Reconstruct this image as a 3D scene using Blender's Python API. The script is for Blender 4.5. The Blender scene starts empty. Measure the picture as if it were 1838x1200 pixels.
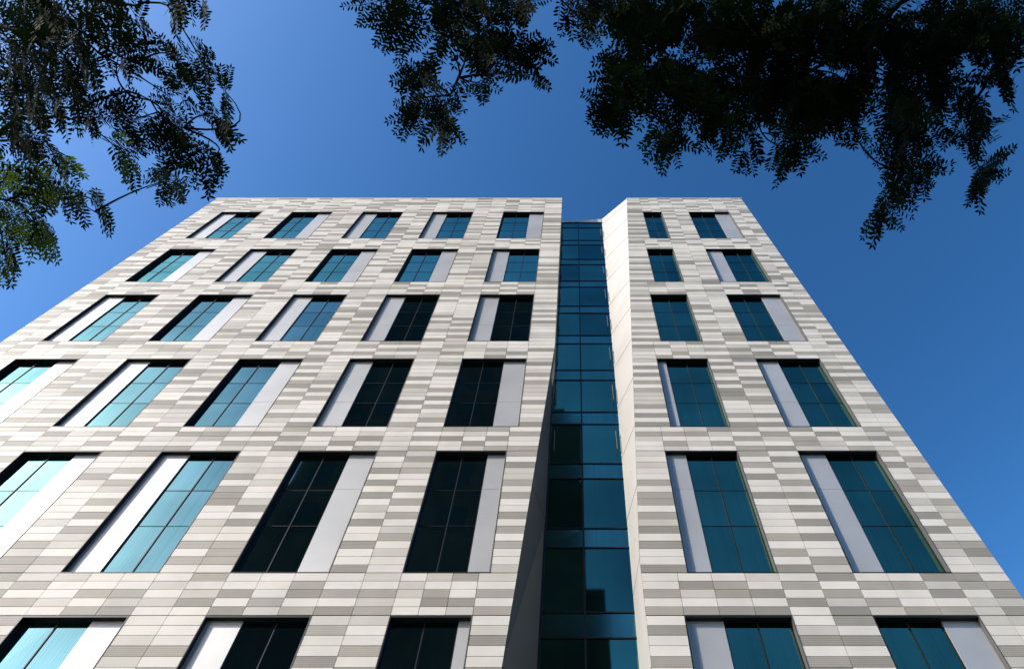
import bpy, math, random
from mathutils import Vector
random.seed(7)
C = bpy.context.scene.collection
TH = math.radians(61.36); ST, CT = math.sin(TH), math.cos(TH)
F = 1225.3; D = 9.84; K = D/ST; CAMZ = 1.6

# ------------------------------------------------------------ helpers
class MB:
    def __init__(s): s.v=[]; s.f=[]; s.m=[]; s.c=[]
    def face(s, pts, m=0, c=None):
        n=len(s.v); s.v += [tuple(p) for p in pts]; s.f.append(tuple(range(n,n+len(pts)))); s.m.append(m); s.c.append(c)
    def box(s, x0,x1,y0,y1,z0,z1, m=0):
        n=len(s.v)
        s.v += [(x0,y0,z0),(x1,y0,z0),(x1,y1,z0),(x0,y1,z0),(x0,y0,z1),(x1,y0,z1),(x1,y1,z1),(x0,y1,z1)]
        for q in ((0,3,2,1),(4,5,6,7),(0,1,5,4),(1,2,6,5),(2,3,7,6),(3,0,4,7)):
            s.f.append(tuple(n+i for i in q)); s.m.append(m); s.c.append(None)
    def prism(s, poly, y0, y1, m=0):      # poly in (x,z), seen from -y counter-clockwise
        k=len(poly); n=len(s.v)
        s.v += [(x,y0,z) for x,z in poly]+[(x,y1,z) for x,z in poly]
        s.f.append(tuple(range(n,n+k))); s.m.append(m); s.c.append(None)
        s.f.append(tuple(range(n+2*k-1,n+k-1,-1))); s.m.append(m); s.c.append(None)
        for i in range(k):
            j=(i+1)%k
            s.f.append((n+i,n+k+i,n+k+j,n+j)); s.m.append(m); s.c.append(None)
    def tube(s, pts, rad, n=7, m=0):
        pts=[Vector(p) for p in pts]; base=len(s.v); L=len(pts)
        ref=Vector((0.3,0.5,0.8)).normalized()
        for i,p in enumerate(pts):
            d=(pts[min(i+1,L-1)]-pts[max(i-1,0)]).normalized()
            a=d.cross(ref)
            if a.length<1e-3: a=d.cross(Vector((1,0,0)))
            a.normalize(); b=d.cross(a)
            for k in range(n):
                t=2*math.pi*k/n
                s.v.append(tuple(p+(a*math.cos(t)+b*math.sin(t))*rad[i]))
        for i in range(L-1):
            for k in range(n):
                k2=(k+1)%n
                s.f.append((base+i*n+k,base+i*n+k2,base+(i+1)*n+k2,base+(i+1)*n+k)); s.m.append(m); s.c.append(None)
        s.f.append(tuple(base+(L-1)*n+k for k in range(n))); s.m.append(m); s.c.append(None)
    def build(s, name, mats, parent=None, smooth=False):
        me=bpy.data.meshes.new(name); me.from_pydata(s.v,[],s.f)
        if not isinstance(mats,(list,tuple)): mats=[mats]
        for mt in mats: me.materials.append(mt)
        me.polygons.foreach_set('material_index', s.m)
        if smooth: me.polygons.foreach_set('use_smooth',[True]*len(s.f))
        if any(c is not None for c in s.c):
            at=me.color_attributes.new('tone','FLOAT_COLOR','CORNER')
            arr=[]
            for f,c in zip(s.f,s.c):
                c=c or (0.3,0.3,0.3,0)
                arr += list(c)*len(f)
            at.data.foreach_set('color',arr)
        me.update()
        o=bpy.data.objects.new(name,me); C.objects.link(o)
        if parent: o.parent=parent
        return o
def empty(name, loc=(0,0,0)):
    o=bpy.data.objects.new(name,None); C.objects.link(o); o.location=loc; return o
def tag(o,label,cat,group=None):
    o['label']=label; o['category']=cat
    if group: o['group']=group

# ------------------------------------------------------------ materials
def mat(name):
    m=bpy.data.materials.new(name); m.use_nodes=True
    return m, m.node_tree.nodes, m.node_tree.links, m.node_tree.nodes['Principled BSDF']
def simple(name, col, rough=.5, metal=0., noise=0.0, nscale=3., spec=.5):
    m,n,l,b=mat(name)
    b.inputs['Base Color'].default_value=(*col,1); b.inputs['Roughness'].default_value=rough
    b.inputs['Metallic'].default_value=metal; b.inputs['Specular IOR Level'].default_value=spec
    if noise:
        tc=n.new('ShaderNodeTexCoord'); t=n.new('ShaderNodeTexNoise'); t.inputs['Scale'].default_value=nscale; t.inputs['Detail'].default_value=6
        l.new(tc.outputs['Object'],t.inputs['Vector'])
        r=n.new('ShaderNodeMapRange'); r.inputs['From Min'].default_value=.3; r.inputs['From Max'].default_value=.7
        r.inputs['To Min'].default_value=1-noise; r.inputs['To Max'].default_value=1+noise
        l.new(t.outputs['Fac'],r.inputs['Value'])
        mx=n.new('ShaderNodeVectorMath'); mx.operation='SCALE'; mx.inputs[0].default_value=col
        l.new(r.outputs['Result'],mx.inputs['Scale']); l.new(mx.outputs[0],b.inputs['Base Color'])
    return m
# terracotta tiles: colour from the tile attribute, ribbed on the dark ones
mTile,n,l,b=mat('terracotta_tile')
a=n.new('ShaderNodeAttribute'); a.attribute_name='tone'
tc=n.new('ShaderNodeTexCoord'); sp=n.new('ShaderNodeSeparateXYZ'); l.new(tc.outputs['Object'],sp.inputs[0])
mu=n.new('ShaderNodeMath'); mu.operation='MULTIPLY'; mu.inputs[1].default_value=2*math.pi/.036; l.new(sp.outputs['Z'],mu.inputs[0])
si=n.new('ShaderNodeMath'); si.operation='SINE'; l.new(mu.outputs[0],si.inputs[0])
r=n.new('ShaderNodeMapRange'); r.inputs['From Min'].default_value=.2; r.inputs['From Max'].default_value=.9; r.inputs['To Min'].default_value=0; r.inputs['To Max'].default_value=.42
l.new(si.outputs[0],r.inputs['Value'])
ml=n.new('ShaderNodeMath'); ml.operation='MULTIPLY'; l.new(r.outputs[0],ml.inputs[0]); l.new(a.outputs['Alpha'],ml.inputs[1])
ns=n.new('ShaderNodeTexNoise'); ns.inputs['Scale'].default_value=1.3; ns.inputs['Detail'].default_value=8; l.new(tc.outputs['Object'],ns.inputs['Vector'])
r2=n.new('ShaderNodeMapRange'); r2.inputs['From Min'].default_value=.3; r2.inputs['From Max'].default_value=.7; r2.inputs['To Min'].default_value=.91; r2.inputs['To Max'].default_value=1.06
l.new(ns.outputs['Fac'],r2.inputs['Value'])
sb=n.new('ShaderNodeMath'); sb.operation='SUBTRACT'; l.new(r2.outputs[0],sb.inputs[0]); l.new(ml.outputs[0],sb.inputs[1])
vm=n.new('ShaderNodeVectorMath'); vm.operation='SCALE'; l.new(a.outputs['Color'],vm.inputs[0]); l.new(sb.outputs[0],vm.inputs['Scale'])
l.new(vm.outputs[0],b.inputs['Base Color']); b.inputs['Roughness'].default_value=.6; b.inputs['Specular IOR Level'].default_value=.25
mJoint=simple('dark_joint',(.03,.028,.026),.9)
mFrame=simple('dark_frame',(.010,.010,.011),.5,spec=.3)
mJamb=simple('grey_jamb',(.09,.085,.09),.6)
mPanel=simple('pale_metal_panel',(.475,.475,.475),.5,.35,.09,.8,.4)
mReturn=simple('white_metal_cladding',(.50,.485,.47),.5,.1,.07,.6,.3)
mReturnD=simple('metal_cladding_painted_shade',(.055,.052,.056),.45,.1,.05,.6)  # same cladding as the right return, its shade darkened into the base colour
mCoping=simple('coping_metal',(.6,.6,.6),.5,.1)
mBody=simple('side_cladding',(.4,.38,.35),.7,0,.1,1.)
def glass(name,col,rough=.03,streak=.08):
    m,n,l,b=mat(name)
    tc=n.new('ShaderNodeTexCoord'); t=n.new('ShaderNodeTexNoise'); t.inputs['Scale'].default_value=.55; t.inputs['Detail'].default_value=2
    l.new(tc.outputs['Object'],t.inputs['Vector'])
    r=n.new('ShaderNodeMapRange'); r.inputs['From Min'].default_value=.3; r.inputs['From Max'].default_value=.7; r.inputs['To Min'].default_value=.82; r.inputs['To Max'].default_value=1.15
    l.new(t.outputs['Fac'],r.inputs['Value'])
    # blinds hanging behind the glass: fine upright lines
    mp=n.new('ShaderNodeMapping'); mp.inputs['Scale'].default_value=(40,1,.02); l.new(tc.outputs['Object'],mp.inputs['Vector'])
    t2=n.new('ShaderNodeTexNoise'); t2.inputs['Scale'].default_value=1; t2.inputs['Detail'].default_value=1; l.new(mp.outputs[0],t2.inputs['Vector'])
    r3=n.new('ShaderNodeMapRange'); r3.inputs['From Min'].default_value=.3; r3.inputs['From Max'].default_value=.7; r3.inputs['To Min'].default_value=1-streak; r3.inputs['To Max'].default_value=1+streak
    l.new(t2.outputs['Fac'],r3.inputs['Value'])
    mm=n.new('ShaderNodeMath'); mm.operation='MULTIPLY'; l.new(r.outputs[0],mm.inputs[0]); l.new(r3.outputs[0],mm.inputs[1])
    v=n.new('ShaderNodeVectorMath'); v.operation='SCALE'; v.inputs[0].default_value=col; l.new(mm.outputs[0],v.inputs['Scale'])
    l.new(v.outputs[0],b.inputs['Base Color']); b.inputs['Metallic'].default_value=1; b.inputs['Roughness'].default_value=rough
    b.inputs['Specular Tint'].default_value=(.5,.7,.8,1)
    bp=n.new('ShaderNodeBump'); bp.inputs['Strength'].default_value=.04; bp.inputs['Distance'].default_value=.02
    l.new(t.outputs['Fac'],bp.inputs['Height']); l.new(bp.outputs[0],b.inputs['Normal'])
    return m
mGlassT=glass('teal_glass_upper',(.17,.38,.29))
mGlass=glass('teal_glass',(.15,.28,.26))
mGlassB=glass('teal_glass_deep',(.125,.24,.225))
mGlassC=glass('dark_teal_glass',(.11,.255,.18))
mGlassD=glass('dark_teal_glass_deep',(.09,.215,.155))
mGlass2=glass('slot_glass',(.09,.235,.175),streak=.03)
mGlass3=glass('slot_glass_deep',(.06,.16,.125),streak=.03)
mSpan=glass('spandrel_glass',(.12,.27,.22),.12)
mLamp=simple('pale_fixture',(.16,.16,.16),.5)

# ------------------------------------------------------------ office building (child meshes: y measured from the facade plane)
B=empty('office_building',(0,D,0))
tag(B,'tall office building clad in striped white, grey and taupe tiles with a folded glass slot','building')
def bb(mb,name,mats,parent=B,smooth=False):
    return mb.build(name,mats,parent,smooth)
TOP=33.03; XL=-1.506*K; XR=.706*K
tops=[31.06,26.58,22.43,18.20,14.06,9.57]
bots=[27.72,23.45,19.20,14.98,10.50,6.25]
cl=[-1.405,-1.124,-.842,-.563,-.281]
def slotL(z): return -.55 if z>=18.93 else -.55-(18.93-z)*.0573
def slotR(z): return 1.233 if z<=10.85 else 1.233+(z-10.85)*.0573
r1l=[.275,.253,.229,.208,.186,.169]; r1r=[.350,.345,.340,.337,.334,.334]
def openings(i):
    L=[(c*K,(c+.1625)*K) for c in cl]
    if i==4: L[4]=(L[4][0],-.137*K)
    if i==5: L[4]=(L[4][0],-.155*K)
    R=[(r1l[i]*K,r1r[i]*K),(.457*K,.619*K)]
    return L,R
WHITE=((.70,.66,.60),0.05); CREAM=((.565,.53,.475),.25); TAUPE=((.405,.375,.325),.75); GREY=((.33,.31,.27),.85)
last={}
def pick(key,left):
    prev=last.get(key); dk=.6 if left in ('t','g') else 1.
    if prev in ('t','g'): w=(64,20,10*dk,6*dk)
    elif prev=='c': w=(40,15,26*dk,20*dk)
    else: w=(27,21,32*dk,21*dk)
    k=random.choices('wctg',w)[0]
    last[key]=k
    return k,{'w':WHITE,'c':CREAM,'t':TAUPE,'g':GREY}[k]
def zone(mb, z0,z1, spans, hh=.195):
    n=max(1,round((z1-z0)/hh)); h=(z1-z0)/n
    for k in range(n):
        za,zb=z0+k*h,z0+(k+1)*h
        ga=.014 if k==0 else .005; gb=.005; left='w'
        for si_,(xa,xb,nc) in enumerate(spans):
            fa=xa if callable(xa) else (lambda z,v=xa:v); fb=xb if callable(xb) else (lambda z,v=xb:v)
            def X(t,z): return fa(z)+(fb(z)-fa(z))*t
            for j in range(nc):
                t0,t1=j/nc,(j+1)/nc
                left,(c,rb)=pick((si_,j),left); jt=random.uniform(.94,1.06)
                c=(c[0]*jt,c[1]*jt*random.uniform(.99,1.01),c[2]*jt*random.uniform(.98,1.02),rb)
                g=.0045; pr=random.uniform(-.0015,.0015)
                p=[(X(t0,za)+g,pr,za+ga),(X(t1,za)-g,pr,za+ga),(X(t1,zb)-g,pr,zb-gb),(X(t0,zb)+g,pr,zb-gb)]
                mb.face(p,0,c)
                q=[(x,.03,z) for x,_,z in p]
                for e in range(4):
                    f=(e+1)%4
                    mb.face([p[f],p[e],q[e],q[f]],0,c)
                mb.face([(X(t0,za),.028,za),(X(t1,za),.028,za),(X(t1,zb),.028,zb),(X(t0,zb),.028,zb)],1)
def spansL(i, window):
    L,_=openings(i); out=[]; x=XL
    for a,b_ in L:
        out.append((x,a,2))
        if not window: out.append((a,b_,3))
        x=b_
    w=slotL(tops[i])-x
    out.append((x,slotL,2 if w>.95 else 1))
    return out
def spansR(i, window):
    _,R=openings(i); out=[]; x=slotR
    for k,(a,b_) in enumerate(R):
        out.append((x,a,1 if k==0 else 2))
        if not window: out.append((a,b_,3 if (b_-a)>1.4 else 2))
        x=b_
    out.append((x,XR,2)); return out
for sp_f,lab in ((spansL,'wide wing of striped tiles left of the glass slot'),(spansR,'narrow wing of striped tiles right of the glass slot')):
    mb=MB()
    zone(mb,tops[0],TOP,sp_f(0,False))
    for i in range(6):
        zone(mb,bots[i],tops[i],sp_f(i,True))
        zone(mb,(tops[i+1] if i<5 else 4.3),bots[i],sp_f(min(i+1,5),False))
    zone(mb,.4,4.3,sp_f(5,False))
    o=bb(mb,'tiled_wall',[mTile,mJoint]); o['label']=lab
# bodies behind the skin
mb=MB()
mb.prism([(XL,0),(slotL(0),0),(-.58,18.93),(-.58,TOP),(XL,TOP)],.30,18)
mb.prism([(1.30,0),(XR,0),(XR,TOP),(slotR(TOP)+.07,TOP),(1.30,10.85)],.30,18)
mb.box(-1.7,2.6,1.25,18,0,32.3)
mb.box(XL,XL+.03,.03,.30,0,TOP); mb.box(XR-.03,XR,.03,.30,0,TOP)
mb.box(XL,slotL(0),.01,.30,0,.4); mb.box(1.233,XR,.01,.30,0,.4)
bb(mb,'building_core',mBody)
mb=MB()
mb.box(XL-.04,-.55,-.012,.5,TOP,TOP+.07); mb.box(slotR(TOP),XR+.04,-.012,.5,TOP,TOP+.07)
bb(mb,'coping',mCoping)
mb=MB()
mb.prism([(-.60,32.52),(1.33,32.52),(1.33,32.98),(-.60,32.72)],.995,3.0)
bb(mb,'slot_coping',mCoping)

# windows
side=[ 'LRLLR'+'NR', 'RLRRL'+'NL', 'LRLLL'+'NR', 'RLRLR'+'LL', 'LRLRR'+'LL', 'LRRLR'+'LR' ]
def window(i,a,b_,s):
    zt,zb=tops[i],bots[i]; t=.018; dp=.15
    fr=MB()
    fr.box(a+.002,a+t,-.006,dp,zb,zt); fr.box(a+t,b_-t,-.006,dp,zt-.04,zt-.002); fr.box(a+t,b_-t,-.006,dp,zb+.002,zb+t)
    fr.box(b_-t,b_-.002,-.006,dp,zb,zt,1)
    ia,ib,iz0,iz1=a+t,b_-t,zb+t,zt-.04
    gw=min(1.16,ib-ia); pw=(ib-ia)-gw
    if s=='N': g0,g1=ia,ib; pan=None
    elif s=='L': g0,g1=ia+pw,ib; pan=(ia,ia+pw)
    else: g0,g1=ia,ib-pw; pan=(ib-pw,ib)
    zr=[iz1-(iz1-iz0)*.33, iz1-(iz1-iz0)*.63]
    gm=(g0+g1)/2
    m_=.0095
    for x in (g0+m_,gm,g1-m_): fr.box(x-m_,x+m_,.112,.147,iz0,iz1)
    for z in zr:
        for x0,x1 in ((g0+2*m_,gm-m_),(gm+m_,g1-2*m_)): fr.box(x0,x1,.124,.147,z-.0055,z+.0055)
    w=bb(fr,'window',[mFrame,mJamb])
    pn=MB(); ze=[iz0]+zr[::-1]+[iz1]
    for x0,x1 in ((g0,gm),(gm,g1)):
        for k in range(3):
            j=lambda: .132+random.uniform(-.0022,.0022)
            pn.face([(x0,j(),ze[k]),(x1,j(),ze[k]),(x1,j(),ze[k+1]),(x0,j(),ze[k+1])],1 if random.random()<.25 else 0)
    bb(pn,'pane',([mGlassT,mGlassT] if i<2 else [mGlass,mGlassB]) if a<0 else [mGlassC,mGlassD],w)
    if pan and pan[1]-pan[0]>.05:
        pm=MB(); zz=zr[0] if i>=4 else zr[1]
        for z0,z1 in ((iz0,zz-.004),(zz+.004,iz1)):
            y0=.092+random.uniform(-.001,.001)
            pm.box(pan[0]+.003,pan[1]-.003,y0,.147,z0,z1)
        bb(pm,'metal_panel',mPanel,w)
for i in range(6):
    L,R=openings(i)
    for (a,b_),s in zip(L+R,side[i]): window(i,a,b_,s)

# slot returns (metal cladding panels) and glass
GD=1.02
def backR(z): return 1.135+(1.335-1.135)*max(0,(z-8))/(TOP-8)
def ret(fx,bx,q,flip,off,mats,label):
    mb=MB()
    for z0,z1 in zip(q,q[1:]):
        g=.014
        p=[(fx(z0),.0,z0+g),(bx(z0),GD,z0+g),(bx(z1),GD,z1-g),(fx(z1),.0,z1-g)]
        mb.face(p[::-1] if flip else p)
        e=off
        mb.face([(fx(z0)+e,.03,z0),(bx(z0)+e,GD+.03,z0),(bx(z1)+e,GD+.03,z1),(fx(z1)+e,.03,z1)],1)
    o=bb(mb,'return_cladding',mats); o['label']=label
def breaks(step,extra):
    z=[0.0]
    while z[-1]<TOP-1.6: z.append(z[-1]+step)
    z=[q for q in z if all(abs(q-e)>.5 for e in extra)]+extra+[TOP]
    return sorted(set(z))
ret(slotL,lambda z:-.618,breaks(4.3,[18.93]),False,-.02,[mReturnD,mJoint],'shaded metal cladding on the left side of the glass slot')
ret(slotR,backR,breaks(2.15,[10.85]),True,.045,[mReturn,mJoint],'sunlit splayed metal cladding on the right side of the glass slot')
zl=[]
z=9.78-2.16*4
while z<32:
    zl += [z,z+.56]; z+=2.19
zl=[q for q in zl if .3<q<32.1]
ze=[0]+zl+[32.5]
xm=.21
gl=MB()
for k in range(len(ze)-1):
    sp_=abs(ze[k+1]-ze[k]-.56)<.02
    for x0,x1 in ((-.70,xm),(xm,1.40)):
        j=lambda: GD+random.uniform(-.004,.004)
        gl.face([(x0,j(),ze[k]),(x1,j(),ze[k]),(x1,j(),ze[k+1]),(x0,j(),ze[k+1])],1 if sp_ else random.choice((0,0,2)))
fr=MB()
fr.box(xm-.018,xm+.018,GD-.05,GD+.01,0,32.5); fr.box(-.66,-.60,GD-.05,GD+.01,0,32.5)
for z in zl:
    fr.box(-.61,xm-.019,GD-.022,GD+.01,z-.012,z+.012); fr.box(xm+.019,backR(z)+.03,GD-.022,GD+.01,z-.012,z+.012)
fr.box(-.66,1.36,GD-.03,GD+.02,32.46,32.515)
cw=bb(fr,'curtain_wall',mFrame); cw['label']='tall narrow strip of glass in the slot between the two wings'
bb(gl,'pane',[mGlass2,mSpan,mGlass3],cw)
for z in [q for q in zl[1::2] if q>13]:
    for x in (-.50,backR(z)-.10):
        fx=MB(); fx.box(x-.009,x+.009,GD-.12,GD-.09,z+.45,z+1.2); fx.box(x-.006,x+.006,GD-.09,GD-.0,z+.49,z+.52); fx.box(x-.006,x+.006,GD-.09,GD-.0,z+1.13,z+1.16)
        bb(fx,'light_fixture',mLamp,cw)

# ------------------------------------------------------------ tower across the street (seen in the glass)
T=empty('tower_block',(-12,-14,0))
tag(T,'dark tall tower seen only as a reflection in the windows left of the glass slot','building')
mTow=simple('dark_brick',(.05,.042,.036),.9,0,.2,.6)
mTG=simple('dark_window',(.01,.02,.022),.6)
mb=MB(); mb.box(-9.5,9.3,-12,0,0,72.6); mb.box(-4,3,-9,-2,72.6,76)
mb.box(9.3,12.75,-12,-.2,0,51.5); mb.box(9.9,11.3,-10,-.6,51.5,54)
mb.box(12.75,14.0,-12,-.5,0,33); mb.box(14.0,17.5,-12,-.3,0,26)
mb.build('wall',mTow,T)
for r_ in range(8):
    for c_ in range(5):
        w=MB(); x=-8.3+c_*3.5; z=36+r_*4.4
        w.box(x,x+2.2,-.05,.03,z,z+2.4); w.build('window',mTG,T)

# ------------------------------------------------------------ ground
def sheet(name,x0,x1,y0,y1,z,m):
    mb=MB(); mb.face([(x0,y0,z),(x1,y0,z),(x1,y1,z),(x0,y1,z)]); o=mb.build(name,m); o['kind']='structure'; return o
sheet('ground',-900,900,-900,900,-.13,simple('earth',(.08,.075,.06),.95,0,.2,.1))
sheet('road',-200,200,-11,-2.5,-.12,simple('asphalt',(.05,.05,.05),.9,0,.2,4))
mb=MB(); mb.box(-60,60,-2.5,D+.0,-.13,0); o=mb.build('pavement',simple('concrete_paving',(.12,.115,.11),.9,0,.12,2)); o['kind']='structure'

# ------------------------------------------------------------ trees
def P(px,py,w):
    xc=(px-1030)/F*w; yc=(600-py)/F*w
    return Vector((xc, w*CT-yc*ST, CAMZ+w*ST+yc*CT))
mBark=simple('bark',(.009,.008,.007),.95,0,.3,9,.05)
def leafmat(name,col,tr):
    m,n,l,b=mat(name)
    out=n['Material Output']
    ob=n.new('ShaderNodeTexCoord'); t=n.new('ShaderNodeTexNoise'); t.inputs['Scale'].default_value=1.4; l.new(ob.outputs['Object'],t.inputs['Vector'])
    r=n.new('ShaderNodeMapRange'); r.inputs['From Min'].default_value=.35; r.inputs['From Max'].default_value=.65; r.inputs['To Min'].default_value=.4; r.inputs['To Max'].default_value=1.5
    l.new(t.outputs['Fac'],r.inputs['Value'])
    v=n.new('ShaderNodeVectorMath'); v.operation='SCALE'; v.inputs[0].default_value=col; l.new(r.outputs[0],v.inputs['Scale'])
    l.new(v.outputs[0],b.inputs['Base Color']); b.inputs['Roughness'].default_value=.75; b.inputs['Specular IOR Level'].default_value=.03
    ts=n.new('ShaderNodeBsdfTranslucent'); l.new(v.outputs[0],ts.inputs['Color'])
    mx=n.new('ShaderNodeMixShader'); mx.inputs[0].default_value=tr
    l.new(b.outputs[0],mx.inputs[1]); l.new(ts.outputs[0],mx.inputs[2]); l.new(mx.outputs[0],out.inputs['Surface'])
    return m
mLeafA=leafmat('locust_leaf',(.009,.019,.005),.16)
mLeafLit=leafmat('locust_leaf_painted_sun',(.065,.11,.018),.5)  # same leaves, sunlight on the lower left sprays put into a brighter green
mLeafB=leafmat('locust_leaf_dark',(.007,.015,.005),.12)
def compound_leaf(mb,p,d,L,m=0):
    d=d.normalized(); up=Vector((random.gauss(0,.25),random.gauss(0,.25),1)).normalized()
    s=d.cross(up)
    if s.length<.05: s=d.cross(Vector((1,0,0)))
    s.normalize(); nrm=s.cross(d).normalized()
    n=random.randint(6,9); droop=random.uniform(.05,.3)
    pts=[]
    for k in range(n+1):
        t=k/n; pts.append(p+d*L*t-Vector((0,0,1))*L*droop*t*t)
    a=s*.0016
    for k in range(n): mb.face([pts[k]-a,pts[k]+a,pts[k+1]+a,pts[k+1]-a],m)
    for k in range(1,n+1):
        t=k/n; ll=L*.26*(1.05-.5*abs(t-.5))*random.uniform(.8,1.15); wd=ll*.175
        for sg in (-1,1):
            if random.random()<.05: continue
            dd=(s*sg+d*random.uniform(.35,.75)+nrm*random.gauss(0,.15)).normalized()
            ww=dd.cross(nrm).normalized()*wd
            q=pts[k]+dd*.003
            mb.face([q,q+dd*ll*.28+ww*.9,q+dd*ll*.65+ww,q+dd*ll,q+dd*ll*.65-ww,q+dd*ll*.28-ww*.9],m)
    dd=d; ww=s*L*.045; q=pts[-1]; ll=L*.22
    mb.face([q,q+dd*ll*.4+ww,q+dd*ll,q+dd*ll*.4-ww],m)
def bez(p0,p1,bend,n=6):
    mid=(p0+p1)/2+bend; return [p0*(1-t)**2+mid*2*t*(1-t)+p1*t*t for t in [k/n for k in range(n+1)]]
def make_tree(root,trunk_pts,trunk_r,limbs,blobs,lm,wr,fall,dens,litfn=None):
    base=root.location.copy()
    def loc(ps): return [Vector(p)-base for p in ps]
    mb=MB(); mb.tube(loc(trunk_pts),trunk_r,12); mb.build('trunk',mBark,root,True)
    samples=[]
    for pts,r0,r1 in limbs:
        fine=[]
        for i in range(len(pts)-1):
            for k in range(5):
                t=k/5; p=Vector(pts[i]).lerp(Vector(pts[i+1]),t); fine.append(p+Vector((random.gauss(0,.02),random.gauss(0,.02),random.gauss(0,.02))))
        fine.append(Vector(pts[-1])); n_=len(fine)
        rr=[r0*(r1/r0)**(i/(n_-1)) for i in range(n_)]
        mb=MB(); mb.tube(loc(fine),rr,8); mb.build('limb',mBark,root,True)
        samples += fine
    crown=MB()
    for cx,cy,rx,ry,n in blobs:
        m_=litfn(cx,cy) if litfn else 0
        hub=P(cx,cy,random.uniform(*wr))
        near=min(samples,key=lambda q:(q-hub).length)
        br=bez(near,hub,Vector((random.gauss(0,.1),random.gauss(0,.1),.12)),7)
        crown.tube(loc(br),[.007-.0045*i/7 for i in range(8)],5,2)
        for _ in range(max(1,round(n*dens(cx,cy)))):
            a_=random.uniform(0,2*math.pi); q=math.sqrt(random.random())
            px,py=cx+rx*q*math.cos(a_),cy+ry*q*math.sin(a_)
            w=random.uniform(*wr); end=P(px,py,w)
            st=br[random.randint(2,7)]
            dirv=(end-st)
            if dirv.length>.45: st=end-dirv.normalized()*.45
            path=bez(st,end,Vector((0,0,.06)),4)
            crown.tube(loc(path),[.003,.0028,.0024,.0019,.0013],4,2)
            for k,pp in enumerate(path[1:]):
                d0=(path[min(k+2,4)]-path[k]).normalized()
                for sg in ((-1,1) if random.random()<.4 else (random.choice((-1,1)),)):
                    sd=d0.cross(Vector((0,0,1))).normalized()*sg
                    d=(d0*random.uniform(.4,1.0)+sd*random.uniform(.4,1)+fall*random.uniform(.3,1.0)+Vector((0,0,-.2))).normalized()
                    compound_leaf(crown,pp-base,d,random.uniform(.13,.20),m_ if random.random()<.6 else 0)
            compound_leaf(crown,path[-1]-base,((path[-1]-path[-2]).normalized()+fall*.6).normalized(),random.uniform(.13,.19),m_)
    crown.build('crown',lm,root)
    print('leaf faces',len(crown.f))
tA=empty('locust_tree',(-6.2,1.6,0))
tag(tA,'locust tree whose feathery branches hang into the upper left corner','tree')
limbsA=[([(-6.1,1.6,5.2),P(-250,40,5.2),P(-20,30,4.6),P(120,70,4.4),P(250,110,4.2)],.05,.005),
        ([(-6.15,1.6,4.6),P(-260,260,4.8),P(-30,250,4.4),P(90,200,4.2),P(230,170,4.1),P(330,230,4.0)],.035,.004),
        ([(-6.1,1.6,5.6),P(-200,-60,5.6),P(60,-20,5.2),P(240,10,4.8),P(350,5,4.6)],.05,.005),
        ([(-6.15,1.6,4.3),P(-200,400,4.6),P(-30,370,4.3),P(60,340,4.2),P(170,380,4.1)],.03,.003)]
blobsA=[(40,25,60,35,17),(130,35,60,40,13),(215,20,45,22,8),(325,2,45,10,6),(35,110,60,45,17),(130,120,55,40,13),(215,95,40,22,6),
        (50,190,60,40,17),(150,190,50,30,9),(20,150,40,40,6),(315,115,40,16,6),(370,125,18,12,2),(405,165,14,14,3),(310,180,35,10,3),(235,215,40,20,7),(315,250,45,22,9),(400,225,22,12,4),
        (370,285,22,16,4),(225,285,20,18,3),(300,325,14,24,4),(30,258,45,22,9),(100,290,40,16,4),(30,330,40,20,8),(100,350,38,14,6),(165,370,22,7,2),(25,390,32,16,6),(75,435,20,22,5),(10,460,12,24,4)]
make_tree(tA,[(-6.3,1.5,0),(-6.25,1.55,1.5),(-6.2,1.6,3.5),(-6.15,1.6,5.5),(-6.2,1.4,7.5),(-6.3,1.2,9.5)],[.2,.17,.15,.12,.07,.02],limbsA,blobsA,[mLeafA,mLeafLit,mBark],(3.7,5.0),Vector((.25,.3,0)),
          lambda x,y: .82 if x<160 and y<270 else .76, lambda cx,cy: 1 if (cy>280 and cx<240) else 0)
tB=empty('locust_tree',(5.2,-2.6,0))
tag(tB,'locust tree with dense dark foliage hanging across the top centre and upper right','tree')
limbsB=[([(5.15,-2.55,4.6),P(1900,-250,5.0),P(1700,-60,4.6),P(1560,60,4.4),P(1420,150,4.2),P(1330,200,4.0)],.06,.006),
        ([(5.1,-2.5,5.0),P(1700,-300,5.4),P(1380,-120,5.0),P(1080,-60,4.8),P(920,-10,4.5),P(850,80,4.3),P(800,170,4.1)],.05,.004),
        ([(5.15,-2.55,4.2),P(2100,-100,4.6),P(1850,60,4.3),P(1760,160,4.1),P(1740,250,4.0)],.05,.005),
        ([(5.1,-2.5,5.2),P(1500,-200,5.2),P(1260,-30,4.8),P(1190,80,4.5),P(1130,170,4.2)],.05,.005),
        ([(5.15,-2.5,4.8),P(1800,-100,4.8),P(1660,100,4.4),P(1620,230,4.1),P(1600,340,4.0)],.05,.005)]
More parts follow.
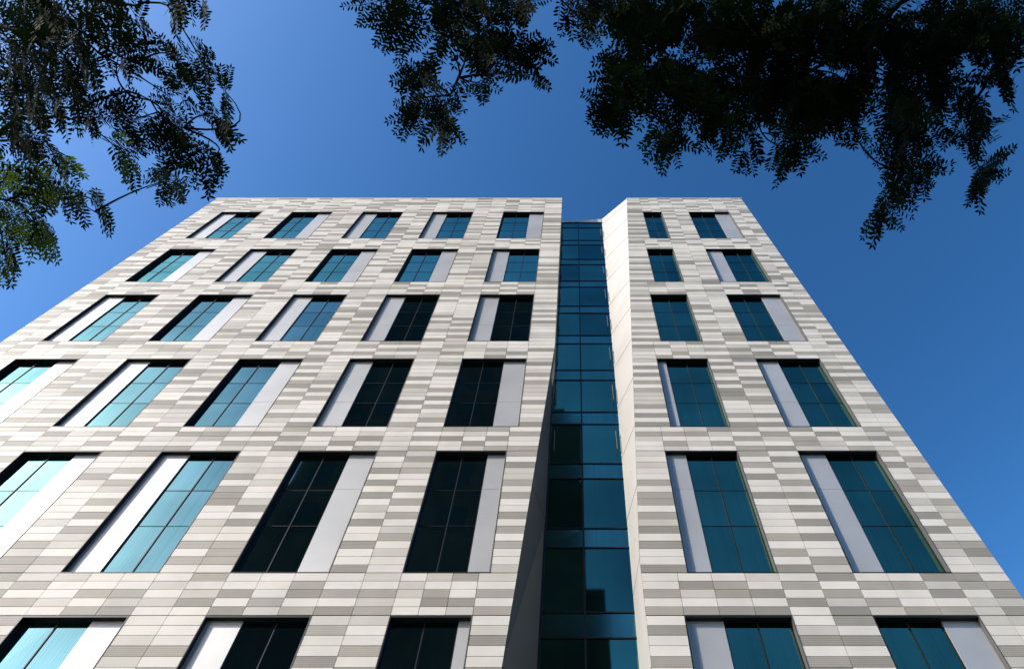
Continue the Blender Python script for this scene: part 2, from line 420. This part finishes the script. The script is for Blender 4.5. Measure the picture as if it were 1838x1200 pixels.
blobsB=[(670,8,20,8,3),(705,40,22,18,5),(760,5,40,10,6),(840,10,50,22,13),(935,2,40,10,7),(850,70,42,28,12),(920,95,30,26,10),(790,60,18,14,3),(950,135,12,14,2),
        (755,150,26,24,7),(795,208,22,28,9),(742,200,12,18,4),(865,150,14,14,3),(1050,42,12,20,4),(1050,-8,30,8,5),(1095,10,20,14,4),
        (1165,35,40,38,19),(1250,40,60,45,30),(1350,50,70,50,36),(1460,50,70,55,40),(1570,50,70,55,38),(1680,50,70,50,36),(1780,45,55,45,28),
        (1130,135,34,34,17),(1100,190,24,24,10),(1185,155,45,34,17),(1200,240,18,24,7),(1270,160,60,42,24),(1370,155,60,42,26),(1300,225,36,18,8),(1345,262,12,12,2),
        (1440,180,50,46,23),(1430,268,24,24,7),(1515,175,45,44,18),(1530,230,18,14,2),(1620,175,46,42,19),(1610,262,28,26,8),(1640,320,24,24,6),(1590,375,18,18,5),
        (1710,160,45,42,15),(1750,230,32,34,10),(1770,305,18,26,6),(1665,235,24,24,5),(1795,130,24,32,6)]
make_tree(tB,[(5.3,-2.7,0),(5.25,-2.65,1.5),(5.2,-2.6,3.2),(5.1,-2.5,5.0),(5.0,-2.6,7.5),(4.9,-2.7,9.5)],[.22,.19,.17,.14,.08,.02],limbsB,blobsB,[mLeafB,mLeafB,mBark],(3.7,5.0),Vector((-.03,.3,0)),
          lambda x,y: .72 if x<1080 else .88)

# ------------------------------------------------------------ light
sd=Vector((-.72,-.42,.56)).normalized()
sun=bpy.data.lights.new('sun','SUN'); sun.energy=4.5; sun.angle=math.radians(.5); sun.color=(1,.94,.85)
so=bpy.data.objects.new('sun',sun); C.objects.link(so); so.rotation_euler=sd.to_track_quat('Z','Y').to_euler(); so.location=(-10,-10,40)
W=bpy.data.worlds.new('World'); bpy.context.scene.world=W; W.use_nodes=True
n=W.node_tree.nodes; l=W.node_tree.links; bg=n['Background']
sky=n.new('ShaderNodeTexSky'); sky.sky_type='NISHITA'; sky.sun_disc=False
sky.sun_elevation=math.asin(sd.z); sky.sun_rotation=math.atan2(sd.x,sd.y); sky.air_density=1.0; sky.dust_density=1.0; sky.ozone_density=1.8
gm_=n.new('ShaderNodeGamma'); gm_.inputs['Gamma'].default_value=1.45
hs=n.new('ShaderNodeHueSaturation'); hs.inputs['Saturation'].default_value=1.14; hs.inputs['Value'].default_value=.90; hs.inputs['Hue'].default_value=.495
l.new(sky.outputs[0],gm_.inputs['Color']); l.new(gm_.outputs[0],hs.inputs['Color']); l.new(hs.outputs[0],bg.inputs['Color']); bg.inputs['Strength'].default_value=.15

cam=bpy.data.cameras.new('camera'); co=bpy.data.objects.new('camera',cam); C.objects.link(co)
co.location=(0,0,CAMZ); co.rotation_euler=(math.radians(90)+TH,0,0)
cam.sensor_width=36; cam.lens=F/1838*36; cam.shift_x=-111/1838; cam.clip_end=3000
bpy.context.scene.camera=co
s=bpy.context.scene; s.view_settings.view_transform='Standard'; s.view_settings.look='None'; s.view_settings.exposure=0
